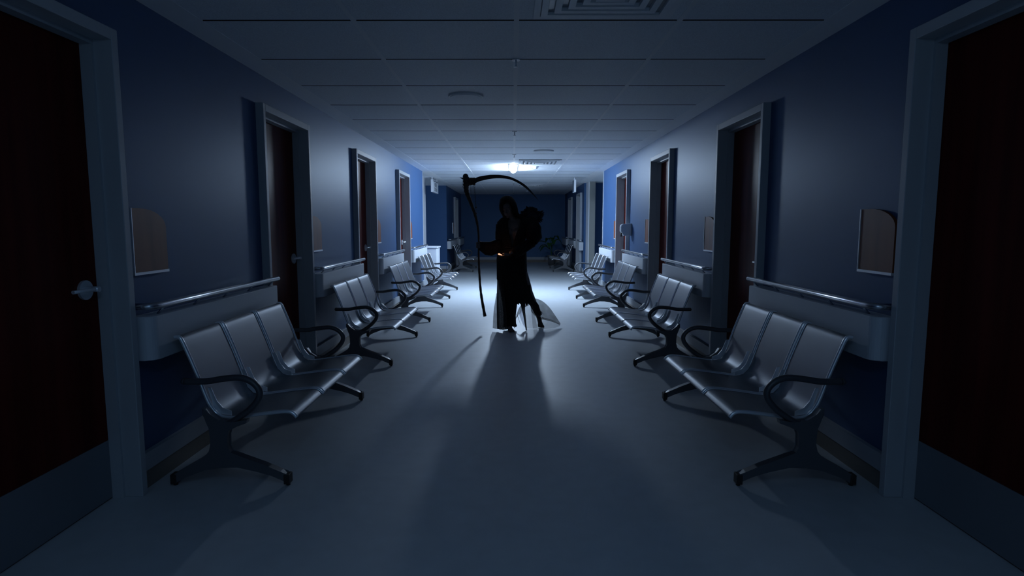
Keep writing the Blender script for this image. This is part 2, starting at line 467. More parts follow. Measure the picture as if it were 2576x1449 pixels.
def make_bench(sg):
    """sg=+1: wall at -x (left side of the corridor); sg=-1 mirrored"""
    def ux(x): return sg * (x + CX)
    root = empty('waiting_bench')
    sp = smooth_path([(ux(x), 0, z) for x, z in seat_pts], 3)
    for k in range(3):
        ya = S0 + k * (SW + GAP) - YM; yb = ya + SW
        bm = bmesh.new()
        T = 0.007
        rows = []
        for i, p in enumerate(sp):
            t = (sp[min(i + 1, len(sp) - 1)] - sp[max(i - 1, 0)]).normalized()
            nn = Vector((t.z, 0, -t.x)) * (T / 2)
            rows.append([bm.verts.new((p + nn) + Vector((0, ya + 0.008, 0))), bm.verts.new((p + nn) + Vector((0, yb - 0.008, 0))),
                         bm.verts.new((p - nn) + Vector((0, yb - 0.008, 0))), bm.verts.new((p - nn) + Vector((0, ya + 0.008, 0)))])
        for i in range(len(rows) - 1):
            for j in range(4):
                f = bm.faces.new([rows[i][j], rows[i][(j + 1) % 4], rows[i + 1][(j + 1) % 4], rows[i + 1][j]]); f.smooth = True
        bm.faces.new(rows[0]); bm.faces.new(rows[-1][::-1])
        for e in bm.edges:
            if len(e.link_faces) == 2 and e.link_faces[0].normal.length >= 0:
                pass
        bm.normal_update()
        for e in bm.edges:
            if len(e.link_faces) == 2 and abs(abs(e.link_faces[0].normal.y) - abs(e.link_faces[1].normal.y)) > 0.5: e.smooth = False
        s = obj('seat', bm, M['seat'], root)
        for f in s.data.polygons:
            f.use_smooth = abs(f.normal.y) < 0.5
        for yy in (ya + 0.004, yb - 0.004):
            bm = bmesh.new(); add_tube(bm, [(p.x, yy, p.z) for p in sp], 0.0108, 10, up=Vector((0, 1, 0)))
            obj('edge_trim', bm, M['chrome'], s)
        # little steel plate clamped to each side of the bend
        bp = [(-1.669, 0.520), (-1.650, 0.518), (-1.622, 0.445), (-1.590, 0.405), (-1.545, 0.388), (-1.545, 0.362), (-1.605, 0.372), (-1.640, 0.408)]
        for yy in ((ya + 0.018, ya + 0.022), (yb - 0.022, yb - 0.018)):
            obj('side_plate', prism([(ux(x), z) for x, z in bp], *yy), M['alu'], s)
    for yy in (Y0 - YM, Y1 - YM):
        lg = obj('leg_frame', prism([(ux(x), z) for x, z in leg_out], yy - 0.022, yy + 0.022, 0.005), M['legm'], root)
        for fxx in (-1.831, -1.220):
            bm = bmesh.new(); add_cyl(bm, (ux(fxx), yy, 0.006), 0.011, 0.012, 'Z', 16); xa, xb = sorted((ux(fxx - 0.016), ux(fxx + 0.016))); add_box(bm, xa, xb, yy - 0.026, yy + 0.026, 0.012, 0.066, 0.004)
            obj('foot_pad', bm, M['foot'], lg)
        am = smooth_path([(ux(x), yy, z) for x, z in arm_pts], 4)
        bm = bmesh.new(); add_tube(bm, am, 0.0205, 12, flat=0.84, up=Vector((0, 1, 0)))
        add_ball(bm, am[0], (0.0175, 0.0215, 0.0175), 12, 8)
        obj('armrest', bm, M['armm'], root)
    bm = bmesh.new(); add_box(bm, -0.055, -0.005, Y0 - YM - 0.01, Y1 - YM + 0.01, 0.300, 0.345, 0.006) if sg > 0 else add_box(bm, 0.005, 0.055, Y0 - YM - 0.01, Y1 - YM + 0.01, 0.300, 0.345, 0.006)
    obj('support_beam', bm, M['legm'], root)
    return root
ordn = ['nearest to the viewer', 'second from the viewer, behind the nearest one', 'third from the viewer', 'fourth from the viewer, by the corridor opening']
for s, side in ((-1, 'left'), (1, 'right')):
    b0 = make_bench(1 if s < 0 else -1)
    for k in range(5):
        o = b0 if k == 0 else copy_tree(b0)
        yy = YM + P * k if k < 4 else 18.62
        o.location = (s * CX, yy, 0)
        if k < 4: lab = 'three-seat steel waiting bench along the %s wall, %s' % (side, ordn[k])
        else: lab = 'distant dim three-seat steel bench near the back wall, on the %s' % side
        tag(o, lab, 'bench', 'three-seat metal waiting benches')

# ------------------------------------------------------------------ ceiling fixtures
def ring_box(bm, cx, cy, h, w, z0, z1):
    add_box(bm, cx - h, cx + h, cy - h, cy - h + w, z0, z1)
    add_box(bm, cx - h, cx + h, cy + h - w, cy + h, z0, z1)
    add_box(bm, cx - h, cx - h + w, cy - h + w, cy + h - w, z0, z1)
    add_box(bm, cx + h - w, cx + h, cy - h + w, cy + h - w, z0, z1)
def sloped_ring(bm, h0, h1, z0, z1, t=0.004):
    """square frustum ring: outer half size h0 at z0, inner h1 at z1"""
    for (a, b2) in (((-1, -1), (1, -1)), ((1, -1), (1, 1)), ((1, 1), (-1, 1)), ((-1, 1), (-1, -1))):
        v = [Vector((a[0] * h0, a[1] * h0, z0)), Vector((b2[0] * h0, b2[1] * h0, z0)), Vector((b2[0] * h1, b2[1] * h1, z1)), Vector((a[0] * h1, a[1] * h1, z1))]
        vv = [bm.verts.new(p) for p in v] + [bm.verts.new(p + Vector((0, 0, t))) for p in v]
        for f in ((0, 1, 2, 3), (7, 6, 5, 4), (0, 4, 5, 1), (1, 5, 6, 2), (2, 6, 7, 3), (3, 7, 4, 0)):
            bm.faces.new([vv[i] for i in f])
def make_vent(loc):
    root = empty('ceiling_vent', loc)
    bm = bmesh.new(); ring_box(bm, 0, 0, 0.385, 0.035, -0.012, -0.001)
    obj('vent_frame', bm, M['tbar'], root)
    for k in range(4):
        h = 0.345 - 0.07 * k
        bm = bmesh.new(); ring_box(bm, 0, 0, h, 0.036, -0.018 - 0.003 * k, -0.001)
        obj('louvre', bm, M['tbar'], root)
    bm = bmesh.new(); add_box(bm, -0.075, 0.075, -0.075, 0.075, -0.032, -0.010, 0.002)
    obj('centre_plate', bm, M['tbar'], root)
    obj('duct_back', box(-0.35, 0.35, -0.35, 0.35, -0.0012, -0.0008), M['kick'], root)
    return root
v0 = make_vent((0.50, 3.10, ZC))
tag(v0, 'square slatted air vent in the ceiling, cut by the top of the picture', 'vent', 'square ceiling air vents')
v1 = copy_tree(v0); v1.location = (0.492, 11.14, ZC)
tag(v1, 'square slatted air vent in the ceiling, right of the lit lamp', 'vent', 'square ceiling air vents')
v2 = copy_tree(v0); v2.location = (0.492, 17.55, ZC)
tag(v2, 'dim distant square air vent in the ceiling, beyond the lit lamp', 'vent', 'square ceiling air vents')
def make_disc(loc):
    bm = bmesh.new()
    add_cyl(bm, (0, 0, -0.009), 0.160, 0.016, 'Z', 48)
    root = obj('ceiling_speaker', bm, M['tbar'], loc=loc)
    bm = bmesh.new(); add_cyl(bm, (0, 0, -0.019), 0.145, 0.004, 'Z', 48)
    obj('speaker_grille', bm, M['ceil'], root)
    return root
s0 = make_disc((-0.43, 5.53, ZC)); tag(s0, 'round flat white ceiling speaker, left of centre and nearest', 'speaker', 'round ceiling speakers')
s1 = copy_tree(s0); s1.location = (0.485, 9.50, ZC); tag(s1, 'round flat ceiling speaker in front of the square vent, right of centre', 'speaker', 'round ceiling speakers')
def make_smoke(loc):
    root = obj('smoke_detector', (lambda b_: (add_cyl(b_, (0, 0, -0.012), 0.062, 0.022, 'Z', 32), b_)[1])(bmesh.new()), M['white'], loc=loc)
    bm = bmesh.new(); add_cyl(bm, (0, 0, -0.037), 0.034, 0.028, 'Z', 24, 0.048)
    obj('sensor_chamber', bm, M['white'], root)
    bm = bmesh.new(); add_box(bm, 0.014, 0.034, -0.052, -0.044, -0.040, -0.030)
    obj('sensor_slot', bm, M['black'], root)
    return root
k0 = make_smoke((0.45, 12.0, ZC)); tag(k0, 'white smoke detector on the ceiling behind the slatted vent', 'smoke detector', 'ceiling smoke detectors')
k1 = copy_tree(k0); k1.location = (0.48, 20.1, ZC); tag(k1, 'dim smoke detector on the dark ceiling near the back wall', 'smoke detector', 'ceiling smoke detectors')
def make_sprk(loc):
    bm = bmesh.new(); add_cyl(bm, (0, 0, -0.005), 0.032, 0.006, 'Z', 24)
    root = obj('sprinkler', bm, M['chrome'], loc=loc)
    bm = bmesh.new(); add_tube(bm, [(0, 0, -0.006), (0, 0, -0.050)], 0.008, 10)
    obj('nozzle', bm, M['chrome'], root)
    bm = bmesh.new(); add_cyl(bm, (0, 0, -0.053), 0.015, 0.003, 'Z', 16)
    obj('deflector', bm, M['chrome'], root)
    return root
p0 = make_sprk((0.02, 4.343, ZC))
for i, y in enumerate((4.343, 7.543, 9.943, 16.7, 21.9)):
    o = p0 if i == 0 else copy_tree(p0)
    o.location = (0.02, y, ZC - 0.001)
    tag(o, ['chrome sprinkler head on the centre ceiling bar, nearest to the viewer', 'chrome sprinkler head on the centre bar, second from the viewer', 'chrome sprinkler head on the centre bar, just in front of the lamp',
            'tiny sprinkler head on the ceiling just beyond the lit lamp', 'tiny sprinkler head on the ceiling near the back wall'][i], 'sprinkler', 'sprinkler heads on the ceiling')

# the lit lamp: a surface-mounted batten with a glowing cover
lamp = empty('ceiling_lamp', (0.005, 12.18, ZC))
tag(lamp, 'lit white tube lamp mounted lengthways on the corridor ceiling', 'lamp')
bm = bmesh.new(); add_box(bm, -0.085, 0.085, -0.68, 0.68, -0.012, -0.001, 0.002)
obj('lamp_body', bm, M['white'], lamp)
pts = [(0.054, -0.0125)]
for k in range(13):
    a = pi * k / 12
    pts.append((0.052 * cos(a), -0.026 - 0.030 * sin(a)))
pts.append((-0.054, -0.0125))
obj('lamp_cover', prism(pts, -0.655, 0.655), M['lamp'], lamp)
for s in (-1, 1):
    obj('end_cap', prism(pts, s * 0.6665 - 0.010, s * 0.6665 + 0.010), M['lamp_cap'], lamp)

# unseen copy of the lamp, added as dim fill for the near floor
fill_lamp = copy_tree(lamp); fill_lamp.location = (0.005, 0.10, ZC)
tag(fill_lamp, 'added dim fill tube lamp on the ceiling over the near end, unseen above the picture', 'lamp')
for ch in fill_lamp.children:
    if ch.data.materials and ch.data.materials[0] in (M['lamp'], M['lamp_cap']):
        ch.data = ch.data.copy(); ch.data.materials[0] = M['lamp_fill']

# ------------------------------------------------------------------ signs
def text_mesh(body, size, m, parent, loc, rot, ext=0.001):
    cu = bpy.data.curves.new('lettering', 'FONT'); cu.body = body; cu.size = size; cu.extrude = ext
    cu.align_x = 'CENTER'; cu.align_y = 'CENTER'
    cu.materials.append(m)
    t = bpy.data.objects.new('lettering_curve', cu); COL.objects.link(t)
    bpy.context.view_layer.update()
    me = bpy.data.meshes.new_from_object(t.evaluated_get(bpy.context.evaluated_depsgraph_get()))
    bpy.data.objects.remove(t)
    me.materials.clear(); me.materials.append(m)
    o = bpy.data.objects.new('lettering', me); o.location = loc; o.rotation_euler = rot
    return link(o, parent)
sg = empty('hanging_sign', (-1.97, 15.0, 2.215)); tag(sg, 'white hanging sign reading NURSE STATION, at the left corridor opening', 'sign')
obj('sign_box', box(-0.028, 0.028, -0.49, 0.49, 0, 0.30, 0.003), M['white'], sg)
obj('header_bar', box(0.0282, 0.031, -0.44, 0.42, 0.262, 0.285), M['sign_ink'], sg)
for yy in (-0.46, 0.44):
    obj('hanger', box(-0.010, 0.010, yy - 0.012, yy + 0.012, 0.30, 0.361), M['white'], sg)
text_mesh('NURSE', 0.145, M['sign_ink'], sg, (0.0285, -0.01, 0.190), (pi / 2, 0, pi / 2))
text_mesh('STATION', 0.125, M['sign_ink'], sg, (0.0285, -0.01, 0.070), (pi / 2, 0, pi / 2))
sg = empty('hanging_sign', (1.515, 14.75, 2.215)); tag(sg, 'white hanging sign seen edge-on, on the right before the column', 'sign')
obj('sign_box', box(-0.026, 0.026, -0.17, 0.17, 0, 0.30, 0.003), M['white'], sg)
obj('hanger', box(-0.010, 0.010, -0.012, 0.012, 0.30, 0.361), M['white'], sg)
obj('sign_face', box(-0.029, -0.0262, -0.16, 0.16, 0.01, 0.29), M['sign_ink'], sg)

# ------------------------------------------------------------------ hand-gel dispenser, right wall by the fourth door
dp = empty('soap_dispenser', (XW, 9.93, 1.20)); tag(dp, 'white soap dispenser on right wall beside the fourth door', 'dispenser')
bm = prism([(-0.003, 0.03), (-0.13, 0.03), (-0.165, 0.085), (-0.178, 0.10), (-0.178, 0.205), (-0.15, 0.225), (-0.003, 0.235)], -0.055, 0.055, 0.006)
obj('housing', bm, M['white'], dp)
bm = bmesh.new(); add_tube(bm, [(-0.165, 0, 0.080), (-0.168, 0, 0.015)], 0.012, 12); obj('nozzle', bm, M['black'], dp)
obj('push_plate', box(-0.186, -0.178, -0.04, 0.04, 0.10, 0.19, 0.002), M['white'], dp)

# ------------------------------------------------------------------ nurse station counter (left opening)
ct = empty('reception_counter', (-2.34, 13.40, 0)); tag(ct, 'plain white counter at the left corridor opening, behind the fourth bench', 'counter')
obj('counter_body', box(-0.62, 0.64, -0.30, 0.30, 0, 0.90, 0.004), M['counter'], ct)
obj('counter_top', box(-0.64, 0.66, -0.32, 0.32, 0.90, 0.93, 0.006), M['counter'], ct)

# ------------------------------------------------------------------ potted plant at the far right
pl = empty('potted_plant', (1.36, 20.75, 0)); tag(pl, 'leafy green potted plant by the distant bench on the right', 'plant')
bm = bmesh.new()
prof = [(0.11, 0), (0.14, 0.30), (0.155, 0.32), (0.155, 0.36), (0.137, 0.36), (0.133, 0.32)]
rings = [[bm.verts.new((r * cos(2 * pi * k / 24), r * sin(2 * pi * k / 24), z)) for k in range(24)] for r, z in prof]
for i in range(len(rings) - 1):
    for k in range(24): bm.faces.new([rings[i][k], rings[i][(k + 1) % 24], rings[i + 1][(k + 1) % 24], rings[i + 1][k]])
bm.faces.new(rings[0][::-1])
obj('pot', bm, M['pot'], pl, smooth=True)
bm = bmesh.new(); add_cyl(bm, (0, 0, 0.315), 0.133, 0.01); obj('soil', bm, M['soil'], pl)
leaves = [(3.05, 0.62, 0.6, 0.80), (2.7, 0.50, 0.5, 0.66), (0.1, 0.36, 0.42, 0.86), (-0.6, 0.30, 0.38, 0.98), (2.2, 0.34, 0.35, 0.90), (3.6, 0.46, 0.4, 0.62), (1.4, 0.32, 0.4, 0.92), (-1.4, 0.34, 0.35, 0.84), (4.4, 0.40, 0.36, 0.74)]
for az, reach, ln, top in leaves:
    d = Vector((cos(az), sin(az), 0)); sd = Vector((-sin(az), cos(az), 0))
    base = Vector((0, 0, 0.32)); k1_ = d * (reach * 0.35) + Vector((0, 0, top)); tip = d * reach + Vector((0, 0, top - 0.12))
    bm = bmesh.new()
    stem = smooth_path([base, base * 0.5 + k1_ * 0.5 + Vector((0, 0, 0.06)) - d * 0.04, k1_], 5)
    add_tube(bm, stem, 0.008, 6)
    N = 9; rows = []
    for i in range(N + 1):
        t = i / N
        c = k1_.lerp(tip, t) + Vector((0, 0, 0.10 * sin(pi * t)))
        w = 0.095 * sin(pi * min(1, t * 0.93 + 0.07)) ** 0.8 * (1.0 if i % 2 == 0 else 0.82) + 0.003
        rows.append([c - sd * w + Vector((0, 0, 0.025)), c, c + sd * w + Vector((0, 0, 0.025))])
    for dz in (0, 0.003):
        vv = [[bm.verts.new(p + Vector((0, 0, dz))) for p in r] for r in rows]
        for i in range(N):
            for j in range(2): bm.faces.new([vv[i][j], vv[i][j + 1], vv[i + 1][j + 1], vv[i + 1][j]])
    obj('leaf', bm, M['leaf'], pl, smooth=True)

# ------------------------------------------------------------------ the person
PY = 7.80
def pv(x, y, z): return Vector((x, y, z))
body = bmesh.new()
def limb(pts, rs, seg=14):
    add_tube(body, smooth_path(pts, 4), [a for a in interp(rs, 4)], seg)
    add_ball(body, pts[0], rs[0]); add_ball(body, pts[-1], rs[-1])
def interp(rs, sub):
    o = []
    for i in range(len(rs) - 1):
        for s in range(sub): o.append(rs[i] + (rs[i + 1] - rs[i]) * s / sub)
    return o + [rs[-1]]
# trunk
for c, r in (((-0.03, 0, 0.95), (0.150, 0.105, 0.12)), ((-0.03, 0, 1.05), (0.128, 0.092, 0.12)), ((-0.02, 0, 1.15), (0.118, 0.085, 0.12)), ((0.0, 0, 1.28), (0.140, 0.100, 0.14)), ((0.01, 0.0, 1.38), (0.150, 0.090, 0.10))):
    add_ball(body, c, r, 20, 14)
for x in (-0.055, 0.055): add_ball(body, (x, -0.075, 1.31), (0.058, 0.05, 0.058))
limb([(-0.15, 0, 1.42), (0.02, 0.0, 1.455), (0.19, 0, 1.43)], [0.052, 0.055, 0.052])
limb([(0.01, 0.0, 1.44), (-0.02, -0.015, 1.50), (-0.055, -0.03, 1.555)], [0.056, 0.048, 0.050])
# head, tilted down and toward the viewer's left
HR = Matrix.Translation((-0.070, -0.042, 1.612)) @ Matrix.Rotation(radians(-14), 4, 'Z') @ Matrix.Rotation(radians(16), 4, 'X') @ Matrix.Rotation(radians(-10), 4, 'Y')
def hp(x, y, z): return HR @ Vector((x, y, z))
R3 = HR.to_3x3().to_4x4()
add_ball(body, hp(0, 0.012, 0.03), (0.076, 0.092, 0.086), 22, 16, R3)
add_ball(body, hp(0, -0.022, -0.035), (0.060, 0.066, 0.072), 20, 14, R3)
add_ball(body, hp(0, -0.062, -0.088), (0.026, 0.026, 0.020), 12, 8, R3)          # chin
add_tube(body, [hp(0, -0.080, 0.012), hp(0, -0.096, -0.012), hp(0, -0.104, -0.030)], [0.008, 0.010, 0.014], 10)   # nose
add_ball(body, hp(0, -0.092, -0.034), (0.017, 0.012, 0.009), 10, 8, R3)
add_ball(body, hp(0, -0.078, -0.058), (0.024, 0.014, 0.011), 12, 8, R3)           # mouth
for s in (-1, 1):
    add_ball(body, hp(s * 0.040, -0.060, -0.020), (0.016, 0.015, 0.016), 10, 8, R3)  # cheek
    add_ball(body, hp(s * 0.028, -0.076, 0.028), (0.020, 0.012, 0.008), 10, 8, R3)   # brow
    add_ball(body, hp(s * 0.029, -0.071, 0.008), (0.013, 0.010, 0.009), 10, 8, R3)   # eye
    add_ball(body, hp(s * 0.070, 0.014, -0.005), (0.008, 0.014, 0.025), 10, 8, R3)   # ear
# arms
limb([(-0.165, 0.0, 1.42), (-0.185, -0.01, 1.30), (-0.195, -0.02, 1.175)], [0.046, 0.041, 0.036])
limb([(-0.195, -0.02, 1.175), (-0.30, -0.05, 1.155), (-0.385, -0.075, 1.145)], [0.036, 0.031, 0.023])
limb([(0.205, 0.0, 1.42), (0.235, -0.05, 1.30), (0.245, -0.10, 1.19)], [0.046, 0.041, 0.037])
limb([(0.245, -0.10, 1.19), (0.10, -0.185, 1.115), (-0.03, -0.235, 1.055)], [0.037, 0.031, 0.023])
# hand gripping the shaft (shaft axis vertical at x -.452, y -.05)
SX, SY = -0.452, -0.05
add_ball(body, (-0.415, -0.092, 1.145), (0.036, 0.018, 0.042), 14, 10)
for i, (dz, ln) in enumerate(((0.033, 0.9), (0.011, 1.0), (-0.011, 0.95), (-0.032, 0.8))):
    z = 1.145 + dz
    pts = []
    for k in range(8):
        a = radians(-70 - 200 * k / 7 * ln)
        pts.append((SX + 0.027 * cos(a), SY + 0.027 * sin(a), z - 0.001 * k))
    pts = [(-0.415, -0.092, z)] + pts
    add_tube(body, pts, [0.0095] * 4 + [0.0085] * 3 + [0.0078, 0.0070], 8); add_ball(body, pts[-1], 0.0072, 8, 6)
tp = [(-0.400, -0.085, 1.165), (-0.415, -0.060, 1.185), (-0.430, -0.030, 1.190), (-0.448, -0.020, 1.183)]
add_tube(body, tp, [0.012, 0.0105, 0.0095, 0.008], 8); add_ball(body, tp[-1], 0.008, 8, 6)
# hand cupping the ember
add_ball(body, (-0.075, -0.250, 1.030), (0.042, 0.034, 0.014), 14, 10)
for i, (dy, ln) in enumerate(((-0.028, 0.86), (-0.009, 1.0), (0.010, 0.95), (0.028, 0.78))):
    b0_ = Vector((-0.105, -0.250 + dy, 1.024))
    pts = [Vector((-0.075, -0.250 + dy * 0.8, 1.028)), b0_, b0_ + Vector((-0.030, 0, -0.010)) * ln, b0_ + Vector((-0.056, 0, -0.010)) * ln, b0_ + Vector((-0.074, 0, 0.004)) * ln]
    add_tube(body, pts, [0.0095, 0.0092, 0.0085, 0.0078, 0.0068], 8); add_ball(body, pts[-1], 0.0068, 8, 6)
tp = [(-0.055, -0.275, 1.036), (-0.085, -0.292, 1.046), (-0.112, -0.296, 1.046), (-0.130, -0.290, 1.042)]
add_tube(body, tp, [0.012, 0.0105, 0.0095, 0.008], 8); add_ball(body, tp[-1], 0.008, 8, 6)
# legs
limb([(-0.10, 0.0, 0.93), (-0.105, -0.01, 0.72), (-0.095, -0.03, 0.50)], [0.082, 0.072, 0.053])
limb([(-0.095, -0.03, 0.50), (-0.075, 0.01, 0.33), (-0.055, 0.02, 0.085)], [0.053, 0.050, 0.034])
limb([(0.06, 0.0, 0.93), (0.14, 0.00, 0.72), (0.21, 0.00, 0.52)], [0.082, 0.070, 0.052])
limb([(0.21, 0.00, 0.52), (0.275, 0.10, 0.36), (0.345, 0.235, 0.185)], [0.052, 0.047, 0.031])
def foot(heel, ball, toe_dir, side, down=0.0):
    heel = Vector(heel); ball = Vector(ball); td = Vector(toe_dir).normalized()
    sd = td.cross(Vector((0, 0, 1))).normalized() * side
    limb([heel, heel.lerp(ball, 0.5) + Vector((0, 0, 0.012)), ball], [0.030, 0.032, 0.030])
    add_ball(body, ball + sd * 0.018, 0.020); add_ball(body, ball - sd * 0.020, 0.020)
    for k, (off, ln, r) in enumerate(((0.034, 0.052, 0.0135), (0.012, 0.050, 0.0095), (-0.006, 0.045, 0.009), (-0.023, 0.038, 0.0085), (-0.037, 0.030, 0.008))):
        b1 = ball + sd * off + td * 0.012 - Vector((0, 0, 0.008)); t1 = b1 + td * ln
        t1.z = max(t1.z, r + 0.002); b1.z = max(b1.z, r + 0.002)
        add_tube(body, [b1, b1.lerp(t1, 0.5) + Vector((0, 0, 0.003)), t1], [r, r, r * 0.85], 8); add_ball(body, t1, r * 0.9, 8, 6)
foot((-0.055, 0.030, 0.034), (-0.030, -0.110, 0.030), (0.15, -1, -0.05), -1)
foot((0.350, 0.255, 0.145), (0.378, 0.225, 0.048), (0.12, -0.75, -0.45), -1)
person = obj('person', body, [M['skin']], smooth=True, loc=(0, PY, 0))
mod(person, 'REMESH', mode='VOXEL', voxel_size=0.0055, use_smooth_shade=True)
mod(person, 'SMOOTH', iterations=5, factor=0.5)
tag(person, 'hooded person in torn black robe standing mid-corridor, head bowed, gripping a scythe', 'person')

# cloth lofts.  ring = (cx, cy, z, rx, ry); gap = opening half-angles in the direction of the camera
def loft(rings, n=48, gap=None, fold=0.0, nf=9, seed=0, close_top=False, jag=0.0):
    bm = bmesh.new()
    rnd = random.Random(seed)
    vv = []
    for i, (cx, cy, z, rx, ry) in enumerate(rings):
        row = []
        if gap and gap[i] is not None:
            a0, a1 = gap[i]       # opening from a0 to a1 degrees (0 = +x, -90 = camera)
            s, e = radians(a1), radians(a0 + 360)
        else:
            s, e = radians(-90), radians(270)
        for k in range(n + 1):
            a = s + (e - s) * k / n
            f = 1 + fold * (i / max(1, len(rings) - 1)) * sin(nf * a + 0.5 * i)
            zz = z
            if jag and i == len(rings) - 1: zz = z + jag * rnd.random()
            row.append(bm.verts.new((cx + rx * f * cos(a), cy + ry * f * sin(a), zz)))
        vv.append(row)
    for i in range(len(vv) - 1):
        for k in range(n): 
            bm.faces.new([vv[i][k], vv[i][k + 1], vv[i + 1][k + 1], vv[i + 1][k]])
    if close_top:
        bm.faces.new(vv[0][:-1])
    bmesh.ops.remove_doubles(bm, verts=bm.verts, dist=1e-5)
    return bm
def cloth(name, bm, m, parent=person, th=0.005, off=1.0, sub=0):
    o = obj(name, bm, m, parent, smooth=True)
    mod(o, 'SOLIDIFY', thickness=th, offset=off)
    if sub: mod(o, 'SUBSURF', levels=sub, render_levels=sub)
    return o
# hood
g_full = None
hood = [(-0.072, 0.015, 1.786, 0.006, 0.006), (-0.074, 0.010, 1.782, 0.035, 0.042), (-0.077, 0.000, 1.765, 0.068, 0.080), (-0.078, -0.008, 1.735, 0.090, 0.105), (-0.070, -0.012, 1.700, 0.104, 0.118),
        (-0.065, -0.012, 1.660, 0.114, 0.122), (-0.058, -0.010, 1.610, 0.118, 0.118), (-0.045, -0.005, 1.565, 0.112, 0.112), (-0.020, 0.0, 1.530, 0.116, 0.110), (0.012, 0.0, 1.502, 0.142, 0.110), (0.03, 0.0, 1.475, 0.17, 0.105)]
gp = [None, None, None, None, (-91, -89), (-124, -76), (-128, -70), (-128, -58), (-120, -55), (-118, -58), (-116, -62)]
cloth('hood', loft(hood, 48, gp, 0.0), M['robe'])
# bodice with the deep V
bod = [(0.012, 0.0, 1.515, 0.125, 0.085), (0.02, 0.0, 1.485, 0.185, 0.105), (0.02, 0.0, 1.44, 0.225, 0.118), (0.02, 0.0, 1.38, 0.225, 0.128), (0.01, -0.005, 1.30, 0.190, 0.138), (0.0, -0.005, 1.22, 0.165, 0.125), (-0.01, 0.0, 1.15, 0.150, 0.112), (-0.01, 0, 1.08, 0.162, 0.118)]
gb = [(-132, -60), (-116, -66), (-112, -70), (-112, -74), (-108, -80), (-100, -84), (-92, -88), (-90.5, -89.5)]
cloth('bodice', loft(bod, 48, gb, 0.0), M['robe'])
# skirt: hips to mid-thigh in one, hem torn
sk = [(-0.012, 0, 1.10, 0.160, 0.120), (-0.016, 0, 1.05, 0.190, 0.135), (-0.020, 0, 0.95, 0.196, 0.145), (-0.018, 0, 0.82, 0.196, 0.150), (-0.010, 0, 0.70, 0.202, 0.155), (0.015, 0, 0.60, 0.198, 0.150), (0.042, 0.01, 0.50, 0.196, 0.135), (0.056, 0.02, 0.44, 0.200, 0.125), (0.085, 0.02, 0.395, 0.180, 0.115), (0.112, 0.03, 0.345, 0.135, 0.10)]
cloth('skirt', loft(sk, 64, None, 0.04, 11, 3, jag=0.06), M['robe'])
# torn trouser legs
lgl = [(-0.045, 0, 0.62, 0.12, 0.10), (-0.046, 0, 0.45, 0.108, 0.095), (-0.044, 0.0, 0.33, 0.088, 0.085), (-0.046, 0.005, 0.20, 0.074, 0.075), (-0.045, 0.01, 0.10, 0.076, 0.070), (-0.044, 0.01, 0.035, 0.086, 0.075)]
cloth('trouser_leg', loft(lgl, 40, None, 0.10, 7, 5, jag=0.035), M['robe'])
lgr = [(0.13, 0, 0.62, 0.10, 0.10), (0.168, 0.02, 0.50, 0.085, 0.085), (0.222, 0.06, 0.40, 0.066, 0.072), (0.285, 0.13, 0.33, 0.055, 0.060), (0.325, 0.195, 0.24, 0.043, 0.050), (0.350, 0.235, 0.165, 0.040, 0.045)]
cloth('trouser_leg', loft(lgr, 40, None, 0.10, 7, 6, jag=0.035), M['robe'])
# belt cords
for dz, r in ((1.120, 0.0045), (1.090, 0.004)):
    bm = bmesh.new()
    pts = [( -0.012 + 0.170 * cos(a), -0.0 + 0.130 * sin(a), dz + 0.018 * cos(a)) for a in [2 * pi * k / 40 for k in range(41)]]
    add_tube(bm, pts, r, 6, caps=False); obj('belt_cord', bm, M['iron'], person)
# sleeves: wide, draping
def drape(pts, rx, rz_up, rz_dn, n=20, seed=1, jag=0.03):
    """sleeve around a path: each ring elongated downward"""
    bm = bmesh.new(); vv = []
    P_ = [Vector(p) for p in pts]
    for i, p in enumerate(P_):
        t = (P_[min(i + 1, len(P_) - 1)] - P_[max(i - 1, 0)]).normalized()
        up = Vector((0, 0, 1)); a = t.cross(up)
        if a.length < 0.3: a = Vector((0, -1, 0))
        a.normalize(); b = a.cross(t).normalized()
        row = []
        for k in range(n):
            an = 2 * pi * k / n
            h = (rz_up[i] if sin(an) > 0 else rz_dn[i])
            row.append(bm.verts.new(p + a * rx[i] * cos(an) + b * h * sin(an)))
        vv.append(row)
    for i in range(len(vv) - 1):
        for k in range(n): bm.faces.new([vv[i][k], vv[i][(k + 1) % n], vv[i + 1][(k + 1) % n], vv[i + 1][k]])
    return bm
cloth('sleeve', drape([(-0.125, 0, 1.482), (-0.165, 0, 1.40), (-0.178, -0.01, 1.30), (-0.185, -0.02, 1.22)], [0.030, 0.066, 0.065, 0.060], [0.020, 0.050, 0.05, 0.05], [0.055, 0.062, 0.055, 0.05]), M['robe'])
cloth('sleeve', drape([(-0.165, -0.02, 1.19), (-0.23, -0.03, 1.172), (-0.30, -0.05, 1.155), (-0.37, -0.07, 1.148), (-0.44, -0.088, 1.147)], [0.055, 0.055, 0.050, 0.052, 0.058], [0.06, 0.035, 0.030, 0.037, 0.040], [0.11, 0.13, 0.15, 0.13, 0.062]), M['robe'])
cloth('sleeve', drape([(0.185, 0.0, 1.475), (0.225, -0.01, 1.42), (0.262, -0.04, 1.34), (0.275, -0.08, 1.25), (0.245, -0.11, 1.185)], [0.065, 0.095, 0.105, 0.10, 0.075], [0.075, 0.105, 0.115, 0.105, 0.07], [0.07, 0.085, 0.09, 0.085, 0.06]), M['robe'])
cloth('sleeve', drape([(0.255, -0.105, 1.19), (0.15, -0.16, 1.145), (0.05, -0.205, 1.10), (-0.02, -0.232, 1.06)], [0.055, 0.050, 0.045, 0.045], [0.06, 0.045, 0.035, 0.033], [0.065, 0.085, 0.10, 0.09]), M['robe'])
